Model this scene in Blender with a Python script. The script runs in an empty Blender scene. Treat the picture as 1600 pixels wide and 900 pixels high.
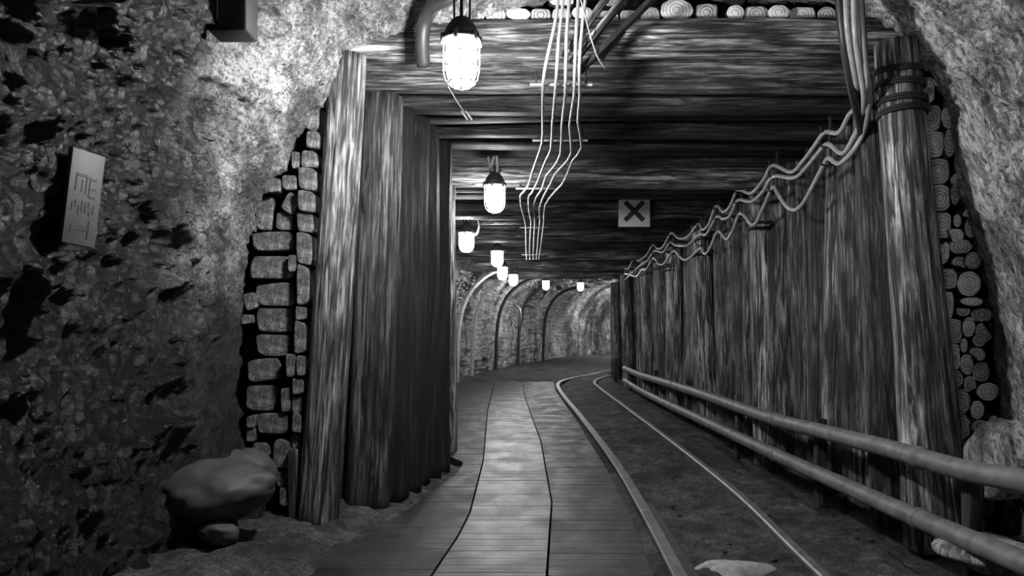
import bpy, bmesh, math, random
import numpy as np
from mathutils import Vector, Quaternion, Matrix

random.seed(11)
rng = np.random.default_rng(11)
scene = bpy.context.scene
COL = scene.collection
F, CX, HY, EYE = 1244.0, 800.0, 512.0, 1.10

def P(px, py, Y):
    return Vector(((px - CX) / F * Y, Y, EYE - (py - HY) / F * Y))

ORD = ['zeroth', 'first', 'second', 'third', 'fourth', 'fifth', 'sixth', 'seventh', 'eighth', 'ninth', 'tenth', 'eleventh', 'twelfth',
       'thirteenth', 'fourteenth', 'fifteenth', 'sixteenth', 'seventeenth', 'eighteenth', 'nineteenth', 'twentieth']
def ordw(n):
    if n <= 20: return ORD[n]
    if n == 30: return 'thirtieth'
    if n == 40: return 'fortieth'
    if n == 50: return 'fiftieth'
    return {2: 'twenty', 3: 'thirty', 4: 'forty', 5: 'fifty'}[n // 10] + '-' + ORD[n % 10]

# ------------------------------------------------------------------ noise
_perm = np.random.default_rng(5).permutation(256)
_perm = np.concatenate([_perm, _perm, _perm])
_val = np.random.default_rng(6).random(256) * 2 - 1
def vnoise(p):
    """value noise, p (...,3) -> (-1..1)"""
    i = np.floor(p).astype(int); f = p - i
    u = f * f * f * (f * (f * 6 - 15) + 10)
    i &= 255
    def h(dx, dy, dz):
        return _val[_perm[_perm[_perm[(i[..., 0] + dx) & 255] + ((i[..., 1] + dy) & 255)] + ((i[..., 2] + dz) & 255)] & 255]
    def l(a, b, t): return a + (b - a) * t
    x00 = l(h(0,0,0), h(1,0,0), u[..., 0]); x10 = l(h(0,1,0), h(1,1,0), u[..., 0])
    x01 = l(h(0,0,1), h(1,0,1), u[..., 0]); x11 = l(h(0,1,1), h(1,1,1), u[..., 0])
    return l(l(x00, x10, u[..., 1]), l(x01, x11, u[..., 1]), u[..., 2])
def fbm(p, octs=4, gain=.5, ridged=False):
    a, s, out = 1., 1., 0.
    for k in range(octs):
        n = vnoise(p * s + 17.3 * k)
        out = out + a * ((1 - 2 * np.abs(n)) if ridged else n)
        a *= gain; s *= 2.03
    return out

# ------------------------------------------------------------------ object helpers
def tag(o, label=None, cat=None, group=None, kind=None):
    if label: o['label'] = label
    if cat: o['category'] = cat
    if group: o['group'] = group
    if kind: o['kind'] = kind
    return o

def link(name, me, mats, parent=None, loc=None, quat=None, smooth=True):
    o = bpy.data.objects.new(name, me)
    COL.objects.link(o)
    for m in (mats if isinstance(mats, (list, tuple)) else [mats]):
        if me.materials is not None and len(me.materials) < 4: me.materials.append(m)
    if loc is not None: o.location = loc
    if quat is not None:
        o.rotation_mode = 'QUATERNION'; o.rotation_quaternion = quat
    if parent: o.parent = parent
    if smooth:
        me.polygons.foreach_set('use_smooth', [True] * len(me.polygons)); me.update()
    return o

def mesh(verts, faces, midx=None, name='mesh'):
    me = bpy.data.meshes.new(name)
    me.from_pydata([tuple(v) for v in verts], [], faces)
    if midx is not None: me.polygons.foreach_set('material_index', midx)
    me.update()
    return me

def empty(name, loc=(0, 0, 0)):
    o = bpy.data.objects.new(name, None); COL.objects.link(o); o.location = loc; o.empty_display_size = .1
    return o

def copy_tree(o, parent=None):
    c = o.copy(); COL.objects.link(c)
    if parent: c.parent = parent
    for ch in list(o.children): copy_tree(ch, c)
    return c

class MB:
    """collects verts/faces for one mesh"""
    def __init__(s): s.v, s.f, s.m = [], [], []
    def add(s, v, f, m=0):
        b = len(s.v); s.v += [tuple(x) for x in v]; s.f += [tuple(i + b for i in q) for q in f]; s.m += [m] * len(f)
    def box(s, c, h, R=None, m=0):
        pts = []
        for x in (-1, 1):
            for y in (-1, 1):
                for z in (-1, 1):
                    d = Vector((x * h[0], y * h[1], z * h[2]))
                    if R is not None: d = R @ d
                    pts.append(Vector(c) + d)
        s.add(pts, [(0,1,3,2),(4,6,7,5),(0,4,5,1),(2,3,7,6),(0,2,6,4),(1,5,7,3)], m)
    def bbox(s, c, h, bev=.2, R=None, m=0):
        """bevelled box"""
        bm = bmesh.new(); bmesh.ops.create_cube(bm, size=2)
        for v in bm.verts: v.co = Vector((v.co.x * h[0], v.co.y * h[1], v.co.z * h[2]))
        bmesh.ops.bevel(bm, geom=bm.edges[:], offset=bev * min(h), segments=2, affect='EDGES', profile=.5)
        bm.verts.ensure_lookup_table()
        pts = [Vector(c) + ((R @ v.co) if R is not None else v.co) for v in bm.verts]
        s.add(pts, [[v.index for v in f.verts] for f in bm.faces], m); bm.free()
    def lathe(s, prof, seg=20, c=(0, 0, 0), m=0):
        v, f = [], []
        for (r, z) in prof:
            for k in range(seg):
                a = 2 * math.pi * k / seg
                v.append((c[0] + r * math.cos(a), c[1] + r * math.sin(a), c[2] + z))
        n = len(prof)
        for i in range(n - 1):
            for k in range(seg):
                f.append((i * seg + k, i * seg + (k + 1) % seg, (i + 1) * seg + (k + 1) % seg, (i + 1) * seg + k))
        f.append(tuple(range(seg))[::-1]); f.append(tuple((n - 1) * seg + k for k in range(seg)))
        s.add(v, f, m)
    def tube(s, pts, r, seg=8, m=0, cap=True):
        pts = [Vector(p) for p in pts]; n = len(pts)
        rr = r if isinstance(r, (list, tuple)) else [r] * n
        v, f = [], []; prev = None
        for i, p in enumerate(pts):
            t = (pts[min(i + 1, n - 1)] - pts[max(i - 1, 0)]).normalized()
            if prev is None:
                a = Vector((0, 0, 1)) if abs(t.z) < .9 else Vector((1, 0, 0))
                nx = t.cross(a).normalized()
            else:
                nx = (prev - t * prev.dot(t)).normalized()
            prev = nx; ny = t.cross(nx)
            for k in range(seg):
                a = 2 * math.pi * k / seg
                v.append(p + (nx * math.cos(a) + ny * math.sin(a)) * rr[i])
        for i in range(n - 1):
            for k in range(seg):
                f.append((i * seg + k, i * seg + (k + 1) % seg, (i + 1) * seg + (k + 1) % seg, (i + 1) * seg + k))
        if cap:
            f.append(tuple(range(seg))[::-1]); f.append(tuple((n - 1) * seg + k for k in range(seg)))
        s.add(v, f, m)
    def build(s, name, mats, parent=None, loc=None, quat=None, smooth=True):
        return link(name, mesh(s.v, s.f, s.m, name), mats, parent, loc, quat, smooth)

def spline(pts, sub=6):
    """Catmull-Rom through pts"""
    pts = [Vector(p) for p in pts]
    q = [pts[0] * 2 - pts[1]] + pts + [pts[-1] * 2 - pts[-2]]
    out = []
    for i in range(1, len(q) - 2):
        a, b, c, d = q[i - 1], q[i], q[i + 1], q[i + 2]
        for k in range(sub):
            t = k / sub
            out.append(.5 * ((2 * b) + (c - a) * t + (2 * a - 5 * b + 4 * c - d) * t * t + (3 * b - a - 3 * c + d) * t ** 3))
    out.append(pts[-1])
    return out

# ------------------------------------------------------------------ materials
def new_mat(name):
    m = bpy.data.materials.new(name); m.use_nodes = True
    nt = m.node_tree; nt.nodes.clear()
    out = nt.nodes.new('ShaderNodeOutputMaterial'); b = nt.nodes.new('ShaderNodeBsdfPrincipled')
    nt.links.new(b.outputs[0], out.inputs[0])
    return m, nt, b
def g(v): return (v, v, v, 1)

def coords(nt, scale, rand=True, kind='Object', rot=0.):
    tc = nt.nodes.new('ShaderNodeTexCoord'); mp = nt.nodes.new('ShaderNodeMapping')
    mp.inputs['Scale'].default_value = scale
    if rot:
        m0 = nt.nodes.new('ShaderNodeMapping'); m0.inputs['Rotation'].default_value = (rot, 0, 0)
    src = tc.outputs[kind]
    if rand:
        oi = nt.nodes.new('ShaderNodeObjectInfo'); ml = nt.nodes.new('ShaderNodeMath'); ml.operation = 'MULTIPLY'; ml.inputs[1].default_value = 53.
        nt.links.new(oi.outputs['Random'], ml.inputs[0])
        va = nt.nodes.new('ShaderNodeVectorMath'); va.operation = 'ADD'
        nt.links.new(src, va.inputs[0]); nt.links.new(ml.outputs[0], va.inputs[1]); src = va.outputs[0]
    if rot:
        nt.links.new(src, m0.inputs['Vector']); src = m0.outputs[0]
    nt.links.new(src, mp.inputs['Vector'])
    return mp.outputs[0]
def noise(nt, vec, scale=1., detail=6, rough=.6, dist=0.):
    n = nt.nodes.new('ShaderNodeTexNoise'); n.inputs['Scale'].default_value = scale; n.inputs['Detail'].default_value = detail
    n.inputs['Roughness'].default_value = rough; n.inputs['Distortion'].default_value = dist
    nt.links.new(vec, n.inputs['Vector']); return n.outputs['Fac']
def ramp(nt, fac, stops):
    r = nt.nodes.new('ShaderNodeValToRGB'); e = r.color_ramp.elements
    e[0].position, e[0].color = stops[0][0], g(stops[0][1]); e[1].position, e[1].color = stops[-1][0], g(stops[-1][1])
    for p, c in stops[1:-1]:
        x = e.new(p); x.color = g(c)
    nt.links.new(fac, r.inputs[0]); return r.outputs[0]
def math_(nt, op, a, b):
    n = nt.nodes.new('ShaderNodeMath'); n.operation = op
    for i, x in enumerate((a, b)):
        if isinstance(x, (int, float)): n.inputs[i].default_value = x
        else: nt.links.new(x, n.inputs[i])
    return n.outputs[0]
def bump(nt, b, h, strength=.5, dist=.01):
    n = nt.nodes.new('ShaderNodeBump'); n.inputs['Strength'].default_value = strength; n.inputs['Distance'].default_value = dist
    nt.links.new(h, n.inputs['Height']); nt.links.new(n.outputs[0], b.inputs['Normal'])
def setc(nt, b, col): nt.links.new(col, b.inputs['Base Color'])

def wood_mat(name, lo, hi, rough=.6, grain=1., bs=.8):
    m, nt, b = new_mat(name)
    n1 = noise(nt, coords(nt, (24 * grain, 24 * grain, 1.7)), 1, 8, .66, 1.1)
    n2 = noise(nt, coords(nt, (80 * grain, 80 * grain, 4.5)), 1, 3, .6)
    n3 = noise(nt, coords(nt, (4.5, 4.5, 1.6)), 1, 5, .65)
    c1 = ramp(nt, n1, [(.41, .03), (.47, .40), (.55, .8), (.66, 1.)])
    c2 = ramp(nt, n2, [(.38, .25), (.58, 1.)])
    c3 = ramp(nt, n3, [(.34, .18), (.5, .6), (.64, 1.)])
    f = math_(nt, 'MULTIPLY', math_(nt, 'MULTIPLY', c1, c2), c3)
    f = math_(nt, 'POWER', f, 1.3)
    setc(nt, b, ramp(nt, f, [(.0, lo), (.68, hi)]))
    h = math_(nt, 'ADD', math_(nt, 'MULTIPLY', c1, 1.), math_(nt, 'MULTIPLY', n2, .5))
    bump(nt, b, h, bs, .012)
    b.inputs['Roughness'].default_value = rough
    return m

def rock_mat(name, lo, hi, scale=1., stretch=(1, 1, 1), rough=.42, bs=1., light_mask=False, dark=.045, spec=.5, rot=0., top=.5):
    m, nt, b = new_mat(name)
    s = tuple(scale * x for x in stretch)
    n1 = noise(nt, coords(nt, tuple(6 * x for x in s), False, rot=rot), 1, 9, .72, .4)
    n2 = noise(nt, coords(nt, tuple(46 * x for x in s), False, rot=rot), 1, 7, .75, .9)
    n3 = noise(nt, coords(nt, tuple(1.3 * x for x in s), False), 1, 4, .6)
    n4 = noise(nt, coords(nt, tuple(110 * x for x in s), False), 1, 2, .6)
    c1 = ramp(nt, n1, [(.34, .04), (.49, .45), (.66, 1.)])
    c2 = ramp(nt, n2, [(.36, .02), (.5, .36), (.66, 1.)])
    c3 = ramp(nt, n3, [(.36, .2), (.6, 1.)])
    f = math_(nt, 'MULTIPLY', math_(nt, 'MULTIPLY', c1, c2), c3)
    pale = ramp(nt, f, [(0., lo), (top, hi)])
    if light_mask:
        # light and shade painted into the rock: paler near the frame and far bend
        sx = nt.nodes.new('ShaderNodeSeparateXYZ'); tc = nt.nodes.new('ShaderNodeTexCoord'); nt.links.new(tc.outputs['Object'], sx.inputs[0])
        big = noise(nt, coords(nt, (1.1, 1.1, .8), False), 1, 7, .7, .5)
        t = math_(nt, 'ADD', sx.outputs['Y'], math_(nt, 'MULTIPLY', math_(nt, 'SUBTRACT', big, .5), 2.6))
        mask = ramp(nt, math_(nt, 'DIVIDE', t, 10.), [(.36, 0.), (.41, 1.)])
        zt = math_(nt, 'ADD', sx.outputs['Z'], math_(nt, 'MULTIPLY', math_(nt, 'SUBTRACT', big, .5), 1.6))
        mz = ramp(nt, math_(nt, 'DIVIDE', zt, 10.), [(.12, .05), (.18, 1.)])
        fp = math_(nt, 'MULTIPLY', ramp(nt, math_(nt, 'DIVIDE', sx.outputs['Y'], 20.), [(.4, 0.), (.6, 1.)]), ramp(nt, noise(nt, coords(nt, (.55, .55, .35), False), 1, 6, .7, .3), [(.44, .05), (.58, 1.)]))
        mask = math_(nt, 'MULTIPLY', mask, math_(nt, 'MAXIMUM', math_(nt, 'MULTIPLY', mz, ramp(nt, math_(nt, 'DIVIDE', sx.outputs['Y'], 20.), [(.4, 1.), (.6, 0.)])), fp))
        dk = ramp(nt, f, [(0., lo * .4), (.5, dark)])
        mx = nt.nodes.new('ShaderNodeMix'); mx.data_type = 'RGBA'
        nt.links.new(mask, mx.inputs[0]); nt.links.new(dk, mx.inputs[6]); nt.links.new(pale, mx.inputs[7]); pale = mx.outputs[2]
    setc(nt, b, pale)
    h = math_(nt, 'ADD', math_(nt, 'ADD', math_(nt, 'MULTIPLY', n1, 1.), math_(nt, 'MULTIPLY', n2, .6)), math_(nt, 'MULTIPLY', n4, .12))
    bump(nt, b, h, bs, .06)
    b.inputs['Roughness'].default_value = rough; b.inputs['Specular IOR Level'].default_value = spec
    return m

def plain_mat(name, c, rough=.5, metal=0., var=.35, sc=9., bs=.25):
    m, nt, b = new_mat(name)
    n = noise(nt, coords(nt, (sc, sc, sc)), 1, 7, .65)
    setc(nt, b, ramp(nt, n, [(.3, c * (1 - var)), (.7, min(1, c * (1 + var)))]))
    bump(nt, b, n, bs, .01)
    b.inputs['Roughness'].default_value = rough; b.inputs['Metallic'].default_value = metal
    return m

def endgrain_mat(name, lo, hi, ax='Z'):
    m, nt, b = new_mat(name)
    w = nt.nodes.new('ShaderNodeTexWave'); w.wave_type = 'RINGS'; w.rings_direction = ax
    w.inputs['Scale'].default_value = 16; w.inputs['Distortion'].default_value = 2.5; w.inputs['Detail'].default_value = 4; w.inputs['Detail Scale'].default_value = 2
    nt.links.new(coords(nt, (1, 1, 1), False), w.inputs['Vector'])
    n = noise(nt, coords(nt, (22, 22, 22)), 1, 6, .65)
    oi = nt.nodes.new('ShaderNodeObjectInfo')
    f = math_(nt, 'ADD', math_(nt, 'MULTIPLY', w.outputs['Fac'], .3), math_(nt, 'MULTIPLY', n, .7))
    f = math_(nt, 'ADD', f, math_(nt, 'MULTIPLY', math_(nt, 'SUBTRACT', oi.outputs['Random'], .5), .35))
    setc(nt, b, ramp(nt, f, [(.2, lo), (.75, hi)]))
    bump(nt, b, f, .4, .01); b.inputs['Roughness'].default_value = .7
    return m

M = {}
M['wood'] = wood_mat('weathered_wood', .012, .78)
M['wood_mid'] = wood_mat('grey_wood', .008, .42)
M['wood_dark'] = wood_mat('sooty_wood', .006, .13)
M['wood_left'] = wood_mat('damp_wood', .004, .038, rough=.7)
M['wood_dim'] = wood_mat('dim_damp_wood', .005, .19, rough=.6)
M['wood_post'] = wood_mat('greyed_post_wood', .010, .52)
M['endgrain'] = endgrain_mat('sawn_end_grain', .14, .62)
M['log_face'] = endgrain_mat('log_face', .2, .95, 'Y')
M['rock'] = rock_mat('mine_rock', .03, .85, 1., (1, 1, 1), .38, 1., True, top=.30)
M['rock_dark'] = rock_mat('dark_rock', .008, .10)
M['rock_pale'] = rock_mat('pale_streaked_rock', .01, 1.1, .6, (1.3, 1.5, .36), .45, rot=.45, top=.34)
M['stone'] = rock_mat('hewn_stone', .03, .32, .75, (1, 1, 1), .7, .7, top=.35)
M['boulder'] = plain_mat('smooth_boulder', .065, .6, 0, .4, 6., .5)
M['soil'] = rock_mat('trodden_soil', .025, .22, 1.6, (1, 1, 1), .8, .6, spec=.2)
M['arch_lit'] = plain_mat('arch_painted_light', .5, .5, 0, .3, 9., .2)  # lamplight on the two nearer ribs put into their colour
M['lit_patch'] = plain_mat('painted_lit_patch', .36, .8, 0, .3, 30., .5)
M['steel'] = plain_mat('worn_steel', .22, .5, .6, .4, 12., .3)
M['rust'] = plain_mat('dull_iron', .055, .55, .3, .5, 14., .4)
M['black'] = plain_mat('black_iron', .010, .75, .0, .4, 10., .2)
M['cable'] = plain_mat('grey_cable_sheath', .34, .3, 0, .25, 8., .1)
M['cable_dark'] = plain_mat('black_cable_sheath', .02, .45, 0, .3, 8., .1)
M['wire'] = plain_mat('pale_wire', .38, .4, .2, .2, 8., .1)
M['pipe'] = plain_mat('painted_pipe', .17, .55, .1, .5, 11., .35)
M['white'] = plain_mat('white_paint', .48, .6, 0, .15, 5., .1)
M['grime'] = plain_mat('faded_board', .055, .6, 0, .25, 5., .1)
M['grimy_text'] = plain_mat('faded_print', .022, .6, 0, .3, 9., .1)
M['ink'] = plain_mat('black_paint', .012, .6, 0, .2, 5., .1)

def lamp_glass_mat(strength):
    m = bpy.data.materials.new('lit_lamp_glass'); m.use_nodes = True; nt = m.node_tree; nt.nodes.clear()
    o = nt.nodes.new('ShaderNodeOutputMaterial'); e = nt.nodes.new('ShaderNodeEmission')
    e.inputs['Color'].default_value = g(1); e.inputs['Strength'].default_value = strength
    nt.links.new(e.outputs[0], o.inputs[0]); return m
M['glow'] = lamp_glass_mat(155.)
M['glow_near'] = lamp_glass_mat(720.)
M['glow_far'] = lamp_glass_mat(300.)
M['glow_added_bend'] = lamp_glass_mat(1500.)
M['glow_added_dim'] = lamp_glass_mat(60.)

# wet planks
def plank_mat(name, hi, r0, r1):
    m, nt, b = new_mat(name)
    n1 = noise(nt, coords(nt, (2.2, 30, 30), False), 1, 7, .68, .3)
    n2 = noise(nt, coords(nt, (4.2, 2.6, 2.2), False), 1, 6, .65, .4)
    f = math_(nt, 'MULTIPLY', ramp(nt, n1, [(.38, .25), (.6, 1.)]), ramp(nt, n2, [(.36, .3), (.64, 1.)]))
    setc(nt, b, ramp(nt, f, [(0., .012), (1., hi)]))
    nt.links.new(ramp(nt, n2, [(.38, r0), (.62, r1)]), b.inputs['Roughness'])
    b.inputs['Specular IOR Level'].default_value = .28
    bump(nt, b, math_(nt, 'ADD', n1, n2), .6, .008)
    return m
M['planks'] = plank_mat('damp_planks', .06, .4, .65)
M['planks_worn'] = plank_mat('worn_wet_planks', .07, .3, .5)

# ------------------------------------------------------------------ the rock tunnel (walls + ceiling)
# stations: left profile (9 points) and right profile (9 points), 3D
def stat(Y, L, R):
    return ([(x, Y, z) for x, z in L], [(x, Y, z) for x, z in R])
def box(Y, xl, xr, top=3.05):
    L = [(xl, -.3), (xl, .3), (xl, .9), (xl, 1.5), (xl, 2.0), (xl, 2.5), (xl, 2.9), (xl + .25, top), (xl + .8, top + .05)]
    R = [(xr, -.3), (xr, .3), (xr, .9), (xr, 1.5), (xr, 2.0), (xr, 2.5), (xr, 2.9), (xr - .25, top), (xr - .8, top + .05)]
    return stat(Y, L, R)
def arch(bl, br, top=2.72):
    bl, br = Vector((*bl, 0)), Vector((*br, 0)); n = (br - bl).normalized()
    offs = [(-.05, -.3), (0, .4), (.0, .95), (.06, 1.45), (.2, 1.85), (.42, 2.15), (.7, 2.4), (1.0, 2.56), (1.35, top)]
    return ([tuple(bl + n * o + Vector((0, 0, z))) for o, z in offs], [tuple(br - n * o + Vector((0, 0, z))) for o, z in offs])
ST = [
 stat(-3.0, [(-2.0,-.3),(-2.05,.4),(-2.05,1.2),(-1.95,1.9),(-1.75,2.4),(-1.4,2.8),(-.95,3.1),(-.4,3.25),(.2,3.35)],
            [(2.6,-.3),(2.65,.4),(2.65,1.2),(2.55,1.9),(2.35,2.4),(2.1,2.8),(1.8,3.1),(1.3,3.25),(.8,3.35)]),
 stat(1.5, [(-1.95,-.3),(-2.0,.4),(-2.0,1.2),(-1.9,1.9),(-1.7,2.4),(-1.35,2.8),(-.9,3.1),(-.4,3.25),(.2,3.35)],
            [(2.6,-.3),(2.65,.4),(2.65,1.2),(2.55,1.9),(2.35,2.4),(2.1,2.8),(1.8,3.1),(1.3,3.25),(.8,3.35)]),
 stat(3.0, [(-1.86,-.3),(-1.93,.4),(-1.92,1.2),(-1.84,1.8),(-1.68,2.3),(-1.38,2.75),(-.95,3.05),(-.4,3.2),(.3,3.3)],
            [(2.62,-.3),(2.66,.4),(2.66,1.0),(2.58,1.6),(2.45,2.05),(2.30,2.5),(2.1,2.85),(1.7,3.1),(.9,3.3)]),
 stat(3.9, [(-1.62,-.3),(-1.74,.4),(-1.74,1.2),(-1.66,1.75),(-1.5,2.2),(-1.27,2.62),(-.95,2.95),(-.55,3.12),(.3,3.25)],
            [(2.74,-.3),(2.74,.4),(2.70,1.0),(2.60,1.55),(2.5,2.0),(2.40,2.42),(2.2,2.78),(1.8,3.02),(1.0,3.22)]),
 stat(4.5, [(-1.36,-.3),(-1.52,.4),(-1.54,1.2),(-1.46,1.75),(-1.30,2.1),(-1.12,2.4),(-.93,2.70),(-.60,2.79),(.3,3.03)],
            [(2.82,-.3),(2.78,.4),(2.74,1.0),(2.64,1.5),(2.54,1.95),(2.46,2.35),(2.28,2.70),(1.95,2.92),(1.1,3.06)]),
 stat(4.66, [(-1.40,-.3),(-1.58,.4),(-1.6,1.2),(-1.54,1.75),(-1.4,2.15),(-1.22,2.5),(-1.0,2.84),(-.7,2.97),(.3,3.07)],
            [(2.86,-.3),(2.84,.4),(2.8,1.0),(2.72,1.5),(2.62,1.95),(2.54,2.38),(2.38,2.8),(2.0,3.0),(1.1,3.08)]),
 box(5.0, -1.75, 3.0, 3.1), box(5.6, -1.75, 3.0, 3.12), box(9, -1.75, 2.95, 3.0), box(13.5, -1.6, 2.95, 2.95),
 arch((-1.34, 15.2), (3.0, 14.6), 2.95),
 arch((-1.28, 16.6), (3.05, 15.9), 2.9),
 arch((-1.05, 18.4), (3.0, 17.5)), arch((-.55, 20.8), (3.35, 18.9)), arch((.3, 24.5), (4.2, 21.6)),
 arch((1.5, 28.6), (5.3, 24.6)), arch((3.6, 33.0), (7.6, 28.6)), arch((7.5, 37.5), (11.0, 32.5)), arch((14, 41), (16.5, 36))]
STY = np.array([-3, 1.5, 3.0, 3.9, 4.5, 4.66, 5.0, 5.6, 9, 13.5, 15.2, 16.6, 18.4, 20.8, 24.5, 28.6, 33., 38., 44.])

def tunnel_rows(us, prof):
    """prof: (stations, k, 3) -> rows at us by linear interpolation with rounding"""
    out = np.zeros((len(us), prof.shape[1], 3))
    for k in range(prof.shape[1]):
        for d in range(3): out[:, k, d] = np.interp(us, STY, prof[:, k, d])
    return out
def resample(rows, n):
    """rows (u,k,3) -> (u,n,3) along the profile by Catmull-Rom"""
    k = rows.shape[1]
    t = np.linspace(0, k - 1, n); i = np.minimum(t.astype(int), k - 2); f = (t - i)[None, :, None]
    a = rows[:, np.maximum(i - 1, 0)]; b_ = rows[:, i]; c = rows[:, i + 1]; d = rows[:, np.minimum(i + 2, k - 1)]
    return .5 * ((2 * b_) + (c - a) * f + (2 * a - 5 * b_ + 4 * c - d) * f ** 2 + (3 * b_ - a - 3 * c + d) * f ** 3)
def surface(name, rows, mat, amp=1., flip=False, stretch=(1, 1, 1), label=None, fine=1.):
    du = np.gradient(rows, axis=0); dv = np.gradient(rows, axis=1)
    n = np.cross(du, dv); n /= np.linalg.norm(n, axis=2, keepdims=True) + 1e-9
    if flip: n = -n
    s = np.array(stretch)
    p = rows * s
    d = .10 * fbm(p * 1.3, 3, .5) + .055 * fbm(p * 4.1 + 9, 4, .6, True) + fine * .022 * fbm(p * 15 + 3, 3, .65) + fine * .012 * fbm(p * 42 + 1, 2, .7, True)
    Yd = rows[:, :, 1:2]
    fade = np.clip(np.abs(Yd - 4.55) / .5, .45, 1.0)
    far = np.clip((Yd - 4.6) / .3, 0, 1) * .35
    pts = rows + n * (d[:, :, None] * amp * fade * (1 - far))
    nu, nv = rows.shape[:2]
    idx = np.arange(nu * nv).reshape(nu, nv)
    q = np.stack([idx[:-1, :-1], idx[1:, :-1], idx[1:, 1:], idx[:-1, 1:]], -1).reshape(-1, 4)
    if flip: q = q[:, ::-1]
    me = bpy.data.meshes.new(name)
    me.from_pydata(pts.reshape(-1, 3), [], q.tolist()); me.update()
    o = link(name, me, mat)
    tag(o, label, None, None, 'structure')
    return o
Lp = np.array([s[0] for s in ST]); Rp = np.array([s[1] for s in ST])
us = np.concatenate([np.linspace(-3, 2.2, 30, endpoint=False), np.linspace(2.2, 4.7, 170, endpoint=False), np.linspace(4.7, 15, 40, endpoint=False),
                     np.linspace(15, 44, 230)])
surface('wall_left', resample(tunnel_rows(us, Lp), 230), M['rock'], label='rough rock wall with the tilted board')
surface('wall_right', resample(tunnel_rows(us, Rp), 200), M['rock_pale'], flip=True, stretch=(1.4, 1., .7), label='pale streaked rock wall beside the log ends', amp=.8)
Lr, Rr = tunnel_rows(us, Lp)[:, -1], tunnel_rows(us, Rp)[:, -1]
tt = np.linspace(0, 1, 60)[None, :, None]
cr = Lr[:, None] * (1 - tt) + Rr[:, None] * tt
cr[:, :, 2] += .12 * np.sin(np.pi * tt[:, :, 0])
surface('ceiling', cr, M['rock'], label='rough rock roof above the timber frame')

# ------------------------------------------------------------------ floor
gx = np.concatenate([np.linspace(-4.5, -2.2, 10, endpoint=False), np.linspace(-2.2, 3.0, 230, endpoint=False), np.linspace(3.0, 18, 40)])
gy = np.concatenate([np.linspace(-3, 3., 20, endpoint=False), np.linspace(3., 9, 240, endpoint=False), np.linspace(9, 45, 130)])
X, Y = np.meshgrid(gx, gy)
def xedge(Y, pts):
    return np.interp(Y, [p[0] for p in pts], [p[1] for p in pts])
E0 = [(1.5,-.9),(4.0,-.9),(4.15,-.8),(4.9,-.62),(6.0,-.42),(6.5,-.40),(7.0,-.62),(10,-.9),(16.2,-1.0)]
E1 = [(1.5,-.46),(3.0,-.40),(3.62,-.349),(4.2,-.285),(4.75,-.25),(6.58,-.238),(10.7,-.327),(16.2,-.35)]
E2 = [(1.5,.10),(3.0,.13),(3.62,.16),(5,.25),(7.7,.28),(12.1,.21),(14,.2),(16.2,.22)]
E3 = [(1.5,.56),(3.0,.60),(3.62,.64),(4.75,.706),(6.27,.745),(9,.765),(14,.77),(16.2,.86)]
pp = np.stack([X, Y, np.zeros_like(X)], -1)
Z = .016 * fbm(pp * 2.2, 3) + .012 * fbm(pp * 9, 3) + .006 * fbm(pp * 30, 2)
on_walk = np.clip(np.minimum((X - xedge(Y, E0)) / .08, (xedge(Y, E3) + .02 - X) / .04), 0, 1) * np.clip((16.8 - Y) / .5, 0, 1)
side = np.clip((xedge(Y, E0) - X) / .4, 0, 1) * np.clip((7 - Y) / 1, 0, 1)
far = np.clip((Y - 16.2) / .8, 0, 1)
Z = Z * (1 - .5 * far) + -.045 * (1 - on_walk) * (1 - far) - .09 * on_walk + .075 * side
# gutter under the pipes
gut = np.clip(1 - np.abs(X - (2.16 - .0 * Y)) / .26, 0, 1) * np.clip((8.5 - Y) / 2, 0, 1)
Z -= .13 * np.clip(gut * 1.8, 0, 1)
idx = np.arange(X.size).reshape(X.shape)
q = np.stack([idx[:-1, :-1], idx[:-1, 1:], idx[1:, 1:], idx[1:, :-1]], -1).reshape(-1, 4)
me = bpy.data.meshes.new('floor'); me.from_pydata(np.stack([X, Y, Z], -1).reshape(-1, 3), [], q.tolist()); me.update()
tag(link('floor', me, M['soil']), 'trodden soil floor of the mine gallery', None, None, 'structure')

def plank_panel(name, Ea, Eb, label, mat='planks', y0=1.5, y1=16.2, step=.11):
    mb = MB(); y = y0
    while y < y1:
        s = step * random.uniform(.85, 1.2); e = min(y + s - .0015, y1)
        dz = random.uniform(-.001, .001); ta = random.uniform(-.0012, .0012)
        xa0, xa1 = xedge(y, Ea) + .006, xedge(e, Ea) + .006; xb0, xb1 = xedge(y, Eb) - .006, xedge(e, Eb) - .006
        n = 4; v = []
        b_ = .002
        for (yy, xa, xb, z) in ((y, xa0, xb0, -.05), (y, xa0, xb0, dz - b_), (y + b_, xa0, xb0, dz), (e - b_, xa1, xb1, dz + ta), (e, xa1, xb1, dz + ta - b_), (e, xa1, xb1, -.05)):
            v += [(xa, yy, z), (xb, yy, z)]
        f = [(2 * i, 2 * i + 1, 2 * i + 3, 2 * i + 2) for i in range(5)]
        f += [tuple(2 * i for i in range(6)), tuple(2 * i + 1 for i in range(6))[::-1]]
        mb.add(v, f); y += s
    o = mb.build(name, M[mat], smooth=False)
    return tag(o, label, 'walkway', 'plank panels of the walkway')
plank_panel('plank_walkway', E0, E1, 'outer plank panel of the walkway running past the timber posts')
plank_panel('plank_walkway', E1, E2, 'middle plank panel of the walkway between its two long joints', 'planks_worn')
plank_panel('plank_walkway', E2, E3, 'plank panel of the walkway beside the curved rail')

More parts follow.
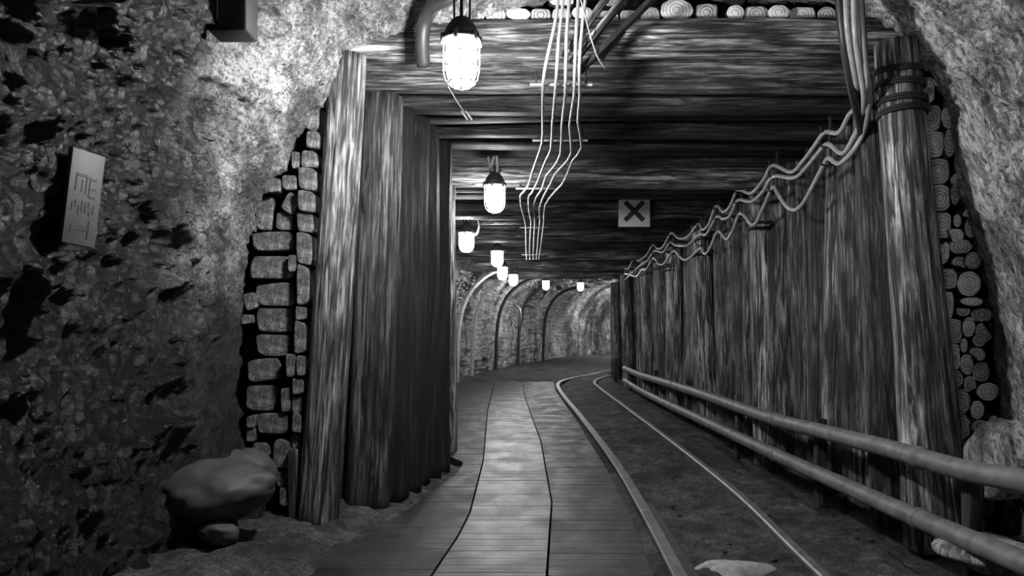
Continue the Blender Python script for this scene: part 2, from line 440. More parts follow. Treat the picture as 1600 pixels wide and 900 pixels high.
# ------------------------------------------------------------------ rails
def sweep_profile(pts, prof):
    mb = MB(); v, f = [], []; n = len(prof)
    for i, p in enumerate(pts):
        t = (pts[min(i + 1, len(pts) - 1)] - pts[max(i - 1, 0)]); t.z = 0; t.normalize()
        sd = Vector((t.y, -t.x, 0))
        for (a, z) in prof: v.append(p + sd * a + Vector((0, 0, z)))
    for i in range(len(pts) - 1):
        for k in range(n): f.append((i * n + k, i * n + (k + 1) % n, (i + 1) * n + (k + 1) % n, (i + 1) * n + k))
    f.append(tuple(range(n))); f.append(tuple((len(pts) - 1) * n + k for k in range(n))[::-1])
    mb.add(v, f); return mb
def ip(w): # rail profile, head half-width w
    return [(-.05, -.09), (.05, -.09), (.05, -.078), (.01, -.07), (.01, -.015), (w, -.008), (w, .012), (w - .008, .02), (-w + .008, .02), (-w, .012), (-w, -.008), (-.01, -.015), (-.01, -.07), (-.05, -.078)]
railL = spline([Vector((x, y, 0)) for y, x in [(1.5,.60),(3.0,.71),(3.62,.745),(4.92,.80),(6.74,.845),(10,.845),(12.7,.825),(14.8,.85),(16,.96),(17.1,1.25),(18.3,1.75),(20,2.35),(22.2,3.2)]], 8)
railR = spline([Vector((x, y, 0)) for y, x in [(1.5,1.26),(3.62,1.38),(5.3,1.49),(7.7,1.54),(11,1.57),(14.7,1.59),(16.0,1.66),(17.0,1.85),(18.1,2.2),(19.6,2.75)]], 8)
r = sweep_profile(railL, ip(.034)).build('rail', M['steel'], smooth=False)
tag(r, 'worn steel rail bending along the edge of the plank walkway', 'rail', 'rails of the narrow track')
r = sweep_profile(railR, ip(.026)).build('rail', M['steel'], smooth=False)
tag(r, 'thin shiny steel rail laid in the soil beside the pipes', 'rail', 'rails of the narrow track')
# timber kerb that widens the near end of the rail
kerb = spline([Vector((x, y, -.006)) for y, x in [(1.5,.70),(3.0,.782),(3.62,.806),(4.3,.828),(5.0,.852)]], 6)
k = sweep_profile(kerb, [(-.03, -.08), (.035, -.08), (.035, -.004), (.028, .004), (-.025, .004), (-.03, -.004)]).build('guard_bar', M['rust'], smooth=False)
tag(k, 'dull iron guard bar lying against the near end of the walkway rail', 'guard bar')

# ------------------------------------------------------------------ logs
def log_mesh(r0, r1, L, seed, segs=36, rings=20, flat=0., bend=.015, dents=1.):
    th = np.linspace(0, 2 * np.pi, segs, endpoint=False); zz = np.linspace(0, L, rings)
    T, Zz = np.meshgrid(th, zz)
    base = r0 + (r1 - r0) * Zz / L
    o = seed * 7.31
    pc = np.stack([np.cos(T) + o, np.sin(T) + o * .3, Zz * .5], -1)
    lo_ = vnoise(pc * 1.2) * .07 + vnoise(pc * np.array([3.5, 3.5, .9])) * .045 * dents + vnoise(pc * np.array([9, 9, .8])) * .035 * dents + vnoise(pc * np.array([5, 5, 6.])) * .012
    R = base * (1 + lo_)
    bx = bend * np.sin(Zz / L * np.pi + o) ; by = bend * np.cos(Zz / L * 2.4 + o * 2)
    bx = bx - bx[0]; by = by - by[0]
    V = np.stack([R * np.cos(T) + bx, R * np.sin(T) + by, Zz], -1).reshape(-1, 3).tolist()
    f, mi = [], []
    for i in range(rings - 1):
        for k in range(segs):
            f.append((i * segs + k, i * segs + (k + 1) % segs, (i + 1) * segs + (k + 1) % segs, (i + 1) * segs + k)); mi.append(0)
    # end caps: centre fans with a slightly inset rim
    for row, flip in ((0, True), (rings - 1, False)):
        c = len(V); cx, cy = V[row * segs][0], V[row * segs][1]
        ring = [V[row * segs + k] for k in range(segs)]
        m_ = [sum(p[d] for p in ring) / segs for d in range(3)]
        V.append(m_)
        for k in range(segs):
            t_ = (row * segs + k, row * segs + (k + 1) % segs, c); f.append(t_[::-1] if flip else t_); mi.append(1)
    return mesh(V, f, mi, 'log')
def place_log(name, a, b, r0, r1, seed, mat, label, cat, group=None, segs=36, rings=20, spin=None, parent=None, **kw):
    a, b = Vector(a), Vector(b); d = b - a
    me = log_mesh(r0, r1, d.length, seed, segs, rings, **kw)
    qd = d.to_track_quat('Z', 'Y')
    if spin is not None: qd = qd @ Quaternion((0, 0, 1), spin)
    o = link(name, me, [M[mat], M['endgrain']], parent, a, qd)
    return tag(o, label, cat, group, 'thing' if label else None)

# near frame
FP = place_log('timber_post', (-1.10, 4.50, -.03), (-.955, 4.60, 2.655), .118, .108, 1, 'wood_post', 'pale round timber post of the near frame beside the stone blocks', 'timber post', segs=56, rings=40)
place_log('cross_beam', (-1.05, 4.68, 2.775), (2.42, 4.70, 2.785), .112, .108, 2, 'wood', 'thick pale cross beam of the near frame under the log ends', 'beam', segs=56, rings=60, bend=.01)
RP = empty('timber_post', (2.36, 4.44, -.12))
tag(RP, 'thick weathered timber post with dark straps beside the stacked log ends', 'timber post')
a, b = Vector((2.375, 4.44, -.12)), Vector((2.155, 4.46, 2.70))
o = place_log('shaft', (0.015, 0, 0), b - RP.location, .17, .108, 3, 'wood', None, None, segs=60, rings=44, parent=RP, bend=.006)
axis = (b - a).normalized()
for z in (2.535, 2.455, 2.36, 2.30):
    t = (z - a.z) / (b.z - a.z); c = a.lerp(b, t) - RP.location; rr = (.17 + (.108 - .17) * t) * 1.06 + .006
    mb = MB()
    ring = []
    q_ = axis.to_track_quat('Z', 'Y')
    for k in range(33):
        an = 2 * math.pi * k / 32
        ring.append(c + q_ @ Vector((rr * math.cos(an), rr * math.sin(an), .012 * math.sin(an + z * 9))))
    for off in (-.008, .008):
        mb.tube([p + axis * off for p in ring], .010, 6, cap=False)
    mb.build('strap', M['black'], RP)
place_log('prop_log', (2.29, 4.84, -.10), (2.16, 4.84, 2.62), .10, .085, 33, 'wood_dim', 'slim dark prop standing close behind the strapped timber post', 'timber post', segs=48, rings=36)

# side wall of dark logs behind the pale post
lefts = [((-.905, 4.93), (-.815, 4.93), .145), ((-.80, 5.20), (-.735, 5.2), .13), ((-.75, 5.45), (-.70, 5.45), .125), ((-.705, 5.70), (-.66, 5.70), .125),
         ((-.655, 5.95), (-.625, 5.95), .12), ((-.605, 6.20), (-.595, 6.20), .118)]
nm = ['broad dark upright log directly behind the pale near post', None]
for i, (p, t, r_) in enumerate(lefts):
    lab = nm[0] if i == 0 else 'dark upright log, %s from the pale near post in the sooty side wall' % ordw(i + 1) if i < 5 else 'dark upright log ending the sooty side wall at the walkway'
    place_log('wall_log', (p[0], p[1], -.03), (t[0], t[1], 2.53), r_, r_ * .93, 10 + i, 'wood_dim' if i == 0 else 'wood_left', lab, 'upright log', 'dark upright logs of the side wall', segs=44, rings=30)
place_log('timber_post', (-.585, 7.12, -.03), (-.567, 7.12, 2.36), .095, .09, 20, 'wood', 'lit timber post of the second frame, seen past the dark side wall', 'timber post')

# roof logs
def under(Y): return 2.56 - .022 * (Y - 4.95)
frames = [7.12, 8.95, 11.0, 13.1, 15.2, 17.3]
Yc, n = 5.0, 0
for i, fy in enumerate(frames):
    z = under(fy) - .05
    place_log('cross_beam', (-1.3, fy, z + random.uniform(-.01, .01)), (2.62 if i else 2.6, fy + random.uniform(-.05, .05), z + .0), .105, .10, 40 + i, 'wood_mid',
              ['cross beam of the second frame, its lower edge lit by the hanging lamp', 'cross beam carrying the white sign with the black cross', 'third cross beam behind the lit one, deep under the roof',
               'fourth cross beam behind the lit one, deep under the roof', 'fifth cross beam behind the lit one, deep under the roof', 'farthest cross beam, closing the timbered stretch'][i],
              'beam', 'cross beams under the roof logs', segs=36, rings=40)
while Yc < 17.5:
    r_ = random.uniform(.15, .185) if n else .135; n += 1
    z = under(Yc) + r_ + random.uniform(-.015, .02)
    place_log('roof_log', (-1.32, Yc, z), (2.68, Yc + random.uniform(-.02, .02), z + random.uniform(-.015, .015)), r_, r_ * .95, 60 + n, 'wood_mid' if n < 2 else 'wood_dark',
              '%s roof log behind the near cross beam, laid across the gallery' % ordw(n), 'roof log', 'roof logs laid across the gallery', segs=30 if Yc < 8 else 18, rings=50 if Yc < 8 else 20)
    Yc += r_ + .165 + random.uniform(.01, .04)

# long timber wall
Yc, n = 5.22, 0
while Yc < 17.4:
    r_ = random.uniform(.15, .20); n += 1
    xb = 2.50 + random.uniform(-.07, .07)
    place_log('wall_log', (xb, Yc, -.14), (xb - .05 + random.uniform(-.02, .02), Yc + random.uniform(-.02, .02), under(Yc) - .02 - random.uniform(.0, .06)), r_ * 1.04, r_ * .93, 130 + n,
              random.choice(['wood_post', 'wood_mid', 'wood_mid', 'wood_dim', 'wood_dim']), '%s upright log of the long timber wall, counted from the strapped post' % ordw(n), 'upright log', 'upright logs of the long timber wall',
              segs=48 if Yc < 9 else 28, rings=36 if Yc < 9 else 20)
    Yc += r_ * 2 + random.uniform(.0, .05)
for i, fy in enumerate([7.05, 9.15, 11.0, 13.1, 15.2, 17.2]):
    rt = empty('timber_post', (2.27, fy, -.1))
    tag(rt, ['pale round post banded with straps, standing proud of the timber wall under the sagging cables', 'second round post standing proud of the timber wall beyond the strapped one', 'third round post proud of the timber wall',
             'fourth round post proud of the timber wall', 'fifth round post proud of the timber wall', 'last dark post ending the timber wall at the bend'][i], 'timber post', 'posts standing proud of the timber wall')
    h = under(fy) - .22 + .1
    place_log('shaft', (0, 0, 0), (-.06, 0, h), .125, .105, 180 + i, 'wood' if i < 4 else 'wood_mid', None, None, segs=40, rings=30, parent=rt)
    if i < 3:
        for z in (h - .32, h - .27):
            mb = MB(); c = Vector((-.06 * z / h, 0, z))
            mb.tube([c + Vector((.118 * math.cos(t_), .118 * math.sin(t_), 0)) for t_ in np.linspace(0, 2 * math.pi, 25)], .011, 6, cap=False)
            mb.build('strap', M['black'], rt)

# ------------------------------------------------------------------ packing: log ends, stone blocks
def outline(w, h, kind, seed, n=26):
    R = random.Random(seed); pts = []
    ph = R.uniform(0, 6.28); cut = R.uniform(0, 6.28); a1, a2 = R.uniform(0, .05), R.uniform(0, .04)
    for k in range(n):
        t = 2 * math.pi * k / n; c, s = math.cos(t), math.sin(t)
        e = {'round': 1.0, 'box': .55, 'half': .85, 'stone': .42}[kind]
        x = math.copysign(abs(c) ** e, c); z = math.copysign(abs(s) ** e, s)
        f = 1 + a1 * math.sin(2 * t + ph) + a2 * math.sin(3 * t + ph * 2)
        x *= f; z *= f
        if kind == 'half':
            d = x * math.cos(cut) + z * math.sin(cut)
            if d > .45: x -= (d - .45) * math.cos(cut); z -= (d - .45) * math.sin(cut)
        pts.append((x * w / 2, z * h / 2))
    if kind == 'stone':
        q = [(R.uniform(-.2, .08), R.uniform(-.2, .08)) for _ in range(4)]   # corners pulled in unevenly
        out = []
        for x, z in pts:
            u, v = x / w + .5, z / h + .5
            ws = ((1 - u) * (1 - v), u * (1 - v), u * v, (1 - u) * v)
            sx = sum(k * c[0] for k, c in zip(ws, q)); sz = sum(k * c[1] for k, c in zip(ws, q))
            out.append((x * (1 + sx), z * (1 + sz)))
        pts = out
    return pts
def end_block(name, c, w, h, depth, kind, seed, mside, mend, tilt=0.):
    """short piece lying along Y; front face at c"""
    pts = outline(w, h, kind, seed); n = len(pts); mb = MB(); R = random.Random(seed)
    b_ = min(w, h) * {'round': .05, 'stone': .06}.get(kind, .09); dish = R.uniform(-.004, .006)
    rows = [(1 - 2 * b_ / min(w, h) * .9, -.0), (1 - b_ / min(w, h) * .6, b_ * .25), (1., b_), (1.02, depth * .5), (1., depth)]
    v = []
    ct, st = math.cos(tilt), math.sin(tilt)
    for s, y in rows:
        for k, (x, z) in enumerate(pts):
            j = 1 + .02 * math.sin(k * 1.7 + seed + y * 20)
            xx, zz = x * s * j, z * s * j
            v.append((xx * ct - zz * st, y, xx * st + zz * ct))
    f, m_ = [], []
    for i in range(len(rows) - 1):
        for k in range(n):
            f.append((i * n + k, i * n + (k + 1) % n, (i + 1) * n + (k + 1) % n, (i + 1) * n + k)[::-1]); m_.append(1 if i == 0 else 0)
    v.append((0, dish, 0)); c0 = len(v) - 1
    for k in range(n): f.append((k, (k + 1) % n, c0)); m_.append(1)
    f.append(tuple((len(rows) - 1) * n + k for k in range(n))); m_.append(0)
    me = mesh(v, f, m_, name)
    return link(name, me, [M[mside], M[mend]], None, c, None)

A6 = [(32,65,80,115),(32,150,100,250),(45,260,125,360),(68,362,135,462),(75,468,155,570),(82,572,158,675),(95,680,165,778),(97,780,158,880)]
B6 = [(95,145,150,190),(128,270,176,350),(140,355,180,460),(165,510,205,575),(165,570,200,648),(225,565,255,645),(205,655,262,697),(220,700,268,775),(145,745,215,795),(160,785,245,840),(175,690,205,735),(170,850,225,905),(222,835,280,900)]
A7 = [(85,0,140,60),(90,65,130,148),(107,148,155,218),(115,222,150,296),(128,300,158,350),(135,354,178,425),(133,428,180,500),(150,502,212,570),(150,600,205,648),(160,652,215,715)]
B7 = [(144,10,210,78),(155,84,215,108),(140,108,180,138),(183,116,243,155),(158,144,194,198),(197,158,245,213),(152,204,172,245),(188,192,226,228),(176,232,224,270),(152,250,188,310),(190,272,235,332),(162,314,198,375),(202,335,262,385),(182,388,220,440),(186,443,232,480),(234,430,262,490),(208,482,255,545),(216,550,250,580)]
def cv(bx, s, ox, oy): return (bx[0] / s + ox, bx[1] / s + oy, bx[2] / s + ox, bx[3] / s + oy)
LA = [cv(x, 2.5, 1420, 60) for x in A6] + [cv(x, 1.875, 1420, 420) for x in A7]
LB = [cv(x, 2.5, 1420, 60) for x in B6] + [cv(x, 1.875, 1420, 420) for x in B7]
for nm_, L, where in (('A', LA, 'sawn log end packed against the strapped post, %s from the top'), ('B', LB, 'sawn log end packed beside the pale rock wall, %s from the top')):
    L.sort(key=lambda b_: b_[1] + b_[3])
    for i, (x0, y0, x1, y1) in enumerate(L):
        Yp = 4.55 + random.uniform(-.025, .03)
        w, h = (x1 - x0) / F * Yp * 1.10, (y1 - y0) / F * Yp * 1.08
        kind = 'box' if (nm_ == 'A' and i in (0, 1, 2, 3, 4, 5)) else ('round' if i % 3 else 'half') if nm_ == 'B' else 'round'
        if (nm_, i) == ('A', 8): kind = 'round'
        if nm_ == 'A': kind = random.choice(['box', 'half', 'box']) if i < 12 else 'round'
        o = end_block('packing_log', P((x0 + x1) / 2, (y0 + y1) / 2, Yp), w, h, .42, kind, 300 + i + (100 if nm_ == 'B' else 0), 'wood_dark', 'log_face')
        tag(o, where % ordw(i + 1), 'log', 'log ends packed beside the strapped post', 'thing')
# log ends over the near cross beam
T5 = [(-1,35,-1,126),(36,40,142,128),(150,-4,318,126),(342,22,455,128),(510,35,598,128),(606,35,730,126),(735,38,845,128),(848,40,990,126),(1000,40,1100,126),(1130,60,1215,128),(1235,70,1310,126)]
T4 = [(x0, min(y0, 72), x1, y1) for x0, y0, x1, y1 in [(130,100,212,160),(222,95,330,162),(340,96,446,160),(455,96,570,155),(580,78,716,150),(724,66,838,148),(850,70,960,150),(970,60,1090,148),(1100,70,1240,146),(1255,68,1366,140)]]
T4b = [(475,10,615,88),(640,-10,800,55),(350,10,460,80),(1140,-20,1300,60),(830,-20,980,55)]
TT = [cv(x, 3.81, 640, 0) for x in T4] + [cv(x, 3.478, 990, 0) for x in T5[1:]]
TT.sort()
TU = sorted(cv(x, 3.81, 640, 0) for x in T4b) + [(1120, -12, 1170, 6), (1185, -14, 1240, 6), (1250, -12, 1300, 8)]
for i, (x0, y0, x1, y1) in enumerate(TT):
    Yp = 4.66 + random.uniform(-.02, .02)
    c = P((x0 + x1) / 2, (y0 + y1) / 2, Yp); h = (y1 - y0) / F * Yp; c.z = max(c.z, 2.895 + h / 2 - .005)
    o = end_block('packing_log', c, (x1 - x0) / F * Yp * 1.08, h, .6, random.choice(['round', 'box', 'box']), 500 + i, 'wood_dark', 'log_face')
    tag(o, '%s log end along the row lying on the near cross beam' % ordw(i + 1), 'log', 'log ends lying on the near cross beam', 'thing')
for i, (x0, y0, x1, y1) in enumerate(TU):
    Yp = 4.68
    o = end_block('packing_log', P((x0 + x1) / 2, (y0 + y1) / 2 - 6, Yp), (x1 - x0) / F * Yp, (y1 - y0) / F * Yp, .55, 'box', 560 + i, 'wood_dark', 'log_face')
    tag(o, '%s log end of the upper row, wedged under the rock above the near beam' % ordw(i + 1), 'log', 'log ends wedged under the rock', 'thing')

# stone blocks beside the pale post
SA = [(392,362,460,393,0),(393,398,458,436,0),(403,442,461,478,0),(398,482,458,520,0),(398,522,452,555,0),(386,560,436,596,.12),(384,601,431,642,0),(400,646,450,678,0),(392,690,422,740,0),(396,742,424,768,0),
      (400,306,426,358,0),(430,330,458,359,0),(443,302,468,332,-.5),(385,338,398,362,0)]
SB = [(466,262,494,296,0),(465,298,491,330,0),(464,332,489,362,0),(463,364,487,412,0),(463,415,482,476,0),(461,479,478,500,0),(459,503,477,552,0),(446,553,460,588,0),(463,556,477,588,0),(438,606,454,642,0),(456,592,474,616,0),
      (456,619,474,646,0),(456,649,472,676,0),(456,679,470,701,0),(426,688,452,733,0),(431,737,450,760,0),(381,456,398,486,.3),(377,491,390,506,0),(385,650,397,668,0),(385,670,397,690,0),(450,398,462,425,0),(436,764,452,790,0)]
SC = [(478,158,498,200,0),(479,204,497,232,0),(470,236,496,260,0),(455,238,468,262,0),(440,272,464,298,0),(415,278,438,300,0)]
for L, where, grp in ((SA, 'broad hewn stone block beside the rough rock wall, %s from the top', 'broad stone blocks packed beside the pale post'),
                      (SB, 'small stone wedged against the pale near post, %s from the top', 'small stones packed against the pale post'),
                      (SC, 'cracked pale stone high beside the pale near post, %s from the top', 'cracked stones above the packed blocks')):
    L.sort(key=lambda b_: b_[1])
    for i, (x0, y0, x1, y1, tl) in enumerate(L):
        Yp = (4.50 if L is SB or L is SC else 4.55) + random.uniform(-.02, .02)
        c = P((x0 + x1) / 2, (y0 + y1) / 2, Yp)
        o = end_block('stone_block', c, (x1 - x0) / F * Yp * 1.06, (y1 - y0) / F * Yp * 1.05, .3, 'stone', 700 + i + int(x0), 'stone', 'stone', tl)
        tag(o, where % ordw(i + 1), 'stone', grp, 'thing')
# thin plank at the foot of the stones
mb = MB(); mb.bbox((0, 0, 0), (.026, .03, .215), .3)
o = mb.build('packing_board', [M['wood_mid']], None, P(459, 762, 4.50)); o.location.z = .20
tag(o, 'short upright board at the foot of the stones against the pale post', 'board', None, 'thing')

# dark rubble fill behind the packing, so that the gaps read dark
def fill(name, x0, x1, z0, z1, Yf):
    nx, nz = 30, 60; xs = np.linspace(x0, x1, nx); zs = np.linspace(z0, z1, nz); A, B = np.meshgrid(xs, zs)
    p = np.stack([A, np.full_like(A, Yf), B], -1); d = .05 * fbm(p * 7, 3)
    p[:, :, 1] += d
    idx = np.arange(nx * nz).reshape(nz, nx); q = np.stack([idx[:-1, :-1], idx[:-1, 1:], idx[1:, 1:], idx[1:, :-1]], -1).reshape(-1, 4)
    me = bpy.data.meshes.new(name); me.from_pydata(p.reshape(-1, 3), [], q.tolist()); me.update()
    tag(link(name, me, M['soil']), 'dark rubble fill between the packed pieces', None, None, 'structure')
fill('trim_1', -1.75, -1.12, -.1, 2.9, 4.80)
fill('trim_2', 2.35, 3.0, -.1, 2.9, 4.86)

# ------------------------------------------------------------------ boulders
def boulder(name, c, s, seed, label, cat='rock', group=None, rot=0., mat='boulder', rough=.16):
    bm = bmesh.new(); bmesh.ops.create_icosphere(bm, subdivisions=4, radius=1)
    co = np.array([v.co for v in bm.verts])
    d = 1 + rough * fbm(co * 1.1 + seed, 3) + .03 * fbm(co * 5 + seed, 3)
    for v, k in zip(bm.verts, d): v.co = Vector((v.co.x * s[0], v.co.y * s[1], v.co.z * s[2])) * k
    me = bpy.data.meshes.new(name); bm.to_mesh(me); bm.free()
    o = link(name, me, M[mat], None, c); o.rotation_euler = (0, rot, 0)
    return tag(o, label, cat, group, 'thing')
boulder('boulder', P(338, 768, 4.02), (.275, .25, .15), 3, 'large smooth boulder at the foot of the rock wall', rot=-.12)
boulder('boulder', P(380, 728, 4.48), (.17, .17, .11), 8, 'flat pale slab of rock lying behind the large smooth boulder', rot=.35)
boulder('boulder', P(262, 806, 3.95), (.17, .2, .16), 5, 'dark rough boulder lying in the hollow beside the smooth boulder', mat='rock_dark')
boulder('stone', P(343, 832, 3.85), (.095, .09, .055), 12, 'fist-sized stone lying on the soil under the large smooth boulder', 'stone', rot=.3)
boulder('stone', P(1545, 862, 3.62), (.20, .22, .07), 22, 'pale rubble lump on the ground under the lower pipe', 'stone', mat='rock_pale')
boulder('stone', P(1570, 720, 4.15), (.17, .2, .2), 25, 'pale rubble lump between the two pipes at the rock wall', 'stone', mat='rock_pale')
R = random.Random(4); npb = 0
peb = None
for i in range(46):
    y = 3.5 + 5.5 * R.random() ** 1.6; x = R.uniform(.98, 1.95)
    if abs(x - np.interp(y, [3.62, 5.3, 7.7], [1.38, 1.49, 1.54])) < .07: continue
    if x < np.interp(y, [3.6, 5, 9], [.9, .93, .95]): continue
    s = R.uniform(.008, .022); npb += 1
    if peb is None:
        peb = boulder('pebble', (x, y, -.045 + s * .5), (1, .9, .65), 40, 'small pebble scattered on the soil of the track bed', 'pebble', 'pebbles on the track bed', mat='soil')
        peb.scale = (s, s, s)
    else:
        c = peb.copy(); COL.objects.link(c); c.location = (x, y, -.045 + s * .5); c.rotation_euler = (0, 0, R.uniform(0, 6)); c.scale = (s, s, s)

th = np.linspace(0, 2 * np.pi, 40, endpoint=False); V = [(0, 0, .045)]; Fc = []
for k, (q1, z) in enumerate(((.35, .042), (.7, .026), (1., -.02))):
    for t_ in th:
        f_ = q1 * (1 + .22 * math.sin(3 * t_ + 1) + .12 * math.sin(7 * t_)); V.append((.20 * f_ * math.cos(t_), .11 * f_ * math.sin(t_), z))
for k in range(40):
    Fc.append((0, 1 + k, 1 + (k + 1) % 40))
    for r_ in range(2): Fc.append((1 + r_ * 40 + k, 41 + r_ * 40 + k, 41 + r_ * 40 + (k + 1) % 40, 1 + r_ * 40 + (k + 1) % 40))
o = link('lit_patch_mound', mesh(V, Fc, None, 'lit_patch_mound'), M['lit_patch'], None, (1.03, 3.72, -.038)); tag(o, 'low pale mound painted as a lit patch between the rails near the guard bar', 'lit_patch', None, 'thing')  # pale mound painting a bright lit spot onto the soil
# ------------------------------------------------------------------ pipes
def pipe(pxs, Xc, r, label):
    pts = []
    for px, py in pxs:
        Yp = Xc * F / (px - CX); pts.append(P(px, py, Yp))
    d = (pts[0] - pts[1]); pts = [pts[0] + d * 2.2] + pts
    rt = empty('guard_pipe', pts[-1])
    tag(rt, label, 'pipe', 'pipes along the timber wall')
    mb = MB(); sp = spline(pts, 8); mb.tube([p - rt.location for p in sp], r, 20)
    mb.build('tube', M['pipe'], rt)
    for f in (.30, .55, .75):
        i = int(f * (len(sp) - 1)); t = (sp[i + 1] - sp[i - 1]).normalized()
        mb = MB(); mb.tube([sp[i] - t * .02 - rt.location, sp[i] + t * .02 - rt.location], r * 1.13, 20); mb.build('collar', M['pipe'], rt)
    return sp
up = pipe([(1600,752),(1500,733),(1400,704),(1300,678),(1200,652),(1100,617),(1040,598),(1000,586),(976,576)], 2.06, .05, 'upper painted pipe running along the foot of the timber wall')
lo = pipe([(1600,880),(1500,838),(1400,795),(1300,750),(1200,705),(1100,658),(1040,630),(1000,610),(976,595)], 2.03, .05, 'lower painted pipe close above the ground along the timber wall')
for i, Yp in enumerate([3.75, 5.6, 7.6, 9.8, 12., 14.5, 16.6]):
    pu = min(up, key=lambda p: abs(p.y - Yp)); pl = min(lo, key=lambda p: abs(p.y - Yp))
    rt = empty('pipe_stand', (2.17, Yp, -.16))
    tag(rt, '%s stub stand carrying both pipes, counted from the near end' % ordw(i + 1), 'stand', 'stub stands behind the pipes')
    mb = MB(); mb.bbox((0, 0, .30), (.035, .04, .32), .2); mb.build('stub', M['wood_dark'], rt)
    for p in (pu, pl):
        mb = MB(); mb.box((p.x + .035 - 2.17 + .01, 0, p.z + .16), (.065, .012, .012)); mb.build('bracket', M['black'], rt, smooth=False)

# ------------------------------------------------------------------ lamps
def make_lamp():
    rt = empty('mine_lamp')
    mb = MB(); mb.lathe([(.018, .105), (.03, .10), (.05, .085), (.072, .055), (.086, .024), (.088, .012), (.08, .005), (.06, .0)], 24); mb.build('cap', M['rust'], rt)
    mb = MB(); mb.lathe([(.076, .004), (.092, .0), (.094, -.008), (.09, -.014), (.076, -.018)], 24)
    for k in range(6):
        a_ = k * math.pi / 3 + .3; mb.tube([(.092 * math.cos(a_), .092 * math.sin(a_), .016), (.092 * math.cos(a_), .092 * math.sin(a_), -.034)], .012, 8)
    mb.build('flange', M['steel'], rt)
    mb = MB(); mb.lathe([(.068, -.02), (.074, -.05), (.075, -.15), (.068, -.19), (.045, -.22), (.015, -.232)], 14); mb.build('glass', M['glow'], rt)
    mb = MB()
    for k in range(8):
        a_ = k * math.pi / 4; c, s = math.cos(a_), math.sin(a_)
        mb.tube([(r_ * c, r_ * s, z) for r_, z in ((.088, -.02), (.089, -.16), (.078, -.205), (.05, -.236), (.012, -.248))], .0035, 6)
    for r_, z in ((.0895, -.08), (.0885, -.145), (.07, -.217)):
        mb.tube([(r_ * math.cos(t_), r_ * math.sin(t_), z) for t_ in np.linspace(0, 2 * math.pi, 25)], .0035, 6, cap=False)
    mb.build('cage', M['steel'], rt)
    return rt
def hanger(rt, top):
    """three suspension rods up to the roof"""
    h = (top - rt.location.z) / rt.scale.z
    for k, (dx, sp_) in enumerate(((-.035, .0), (0., .01), (.04, .02))):
        mb = MB(); mb.tube([(dx, 0, .09), (dx * 1.1, .005, .09 + (h - .09) * .5), (dx * (1 if k < 2 else 1.5), 0, h)], .008 if k == 1 else .005, 8)
        mb.build('hanging_rod', M['black'], rt)
lampsP = [((721, 60), 3.72, 3.05), ((773, 288), 6.78, 2.47), ((729, 362), 9.3, 2.44), ((777, 391), 11.5, 2.38), ((785, 416), 14., 2.34), ((802, 428), 16., 2.28), ((853, 438), 20., 2.6), ((907, 441), 22., 2.6)]
LL = ['nearest lit caged lamp, hung in front of the near cross beam', 'second lit caged lamp, under the lit cross beam', 'third lit caged lamp, close past the dark side wall', 'fourth lit caged lamp beside the ceiling wires',
      'fifth lit caged lamp, just below the fourth', 'sixth lit caged lamp at the start of the rock bend', 'small lit lamp by itself in the middle of the bend', 'farthest lit lamp before the bright rock of the bend']
proto = make_lamp()
roots = [proto] + [copy_tree(proto) for _ in lampsP[1:]]
proto.scale = (.96, .96, .96)
for rt, ((px, py), Yp, top), lab in zip(roots, lampsP, LL):
    rt.location = P(px, py, Yp); hanger(rt, top); tag(rt, lab, 'lamp', 'caged lamps along the gallery')
def relight(rt, mat):
    for ch in rt.children:
        if ch.name.startswith('glass'):
            ch.data = ch.data.copy(); ch.data.materials[0] = mat
relight(roots[0], M['glow_near']); relight(roots[6], M['glow_far']); relight(roots[7], M['glow_far'])
# lamps added out of view to brighten the near right side and the bend
for loc in ((.9, 2.4, 2.62), (5.2, 30.3, 2.15)):
    c = copy_tree(proto); c.location = loc
    relight(c, M['glow_added_bend'] if loc[1] > 3 else M['glow_added_dim'])
    tag(c, 'added caged lamp out of view over the near track' if loc[1] < 3 else 'added caged lamp hidden round the far bend', 'lamp', 'caged lamps along the gallery')

# ------------------------------------------------------------------ cables
def cable(name, pts, r, mat, label, cat, group=None, sub=5, seg=10):
    mb = MB(); mb.tube(spline(pts, sub), r, seg)
    return tag(mb.build(name, M[mat]), label, cat, group, 'thing')
def wallpts(L, Xc):
    out = []
    for px, py in L:
        Yp = Xc * F / (px - CX); out.append(P(px, py, Yp))
    return out
c1 = [(1327,179),(1311,207),(1289,207),(1272,229),(1254,253),(1236,269),(1207,258),(1194,280),(1174,302),(1153,297),(1141,322),(1130,331),(1119,322),(1108,350),(1098,359),(1091,350),(1075,370),(1060,372),(1049,364),(1036,386),(1027,388),(1020,383),(1010,399),(998,407),(990,405),(983,419),(977,420)]
c2 = [(1335,212),(1317,240),(1293,225),(1276,242),(1258,264),(1240,278),(1208,276),(1192,300),(1174,315),(1153,313),(1141,337),(1130,342),(1120,339),(1104,366),(1093,366),(1075,383),(1056,383),(1047,379),(1036,394),(1023,392),(1012,407),(1000,415),(987,427),(977,428)]
c3 = [(1331,238),(1311,256),(1295,247),(1287,258),(1269,293),(1254,319),(1241,328),(1227,320),(1214,300),(1207,293),(1192,326),(1177,352),(1157,333),(1144,363),(1135,374),(1122,361),(1111,385),(1102,397),(1095,388),(1078,403),(1067,405),(1053,392),(1038,412),(1029,412),(1021,403),(1010,421),(1004,421),(995,432),(985,430),(977,437)]
heads = [[P(1322, 0, 4.22), P(1326, 60, 4.26), P(1338, 130, 4.40), P(1340, 165, 4.72)], [P(1334, 0, 4.20), P(1338, 70, 4.24), P(1350, 150, 4.40), P(1346, 187, 4.72)], [P(1344, -5, 4.24), P(1350, 80, 4.30), P(1358, 160, 4.46), P(1350, 205, 4.76)]]
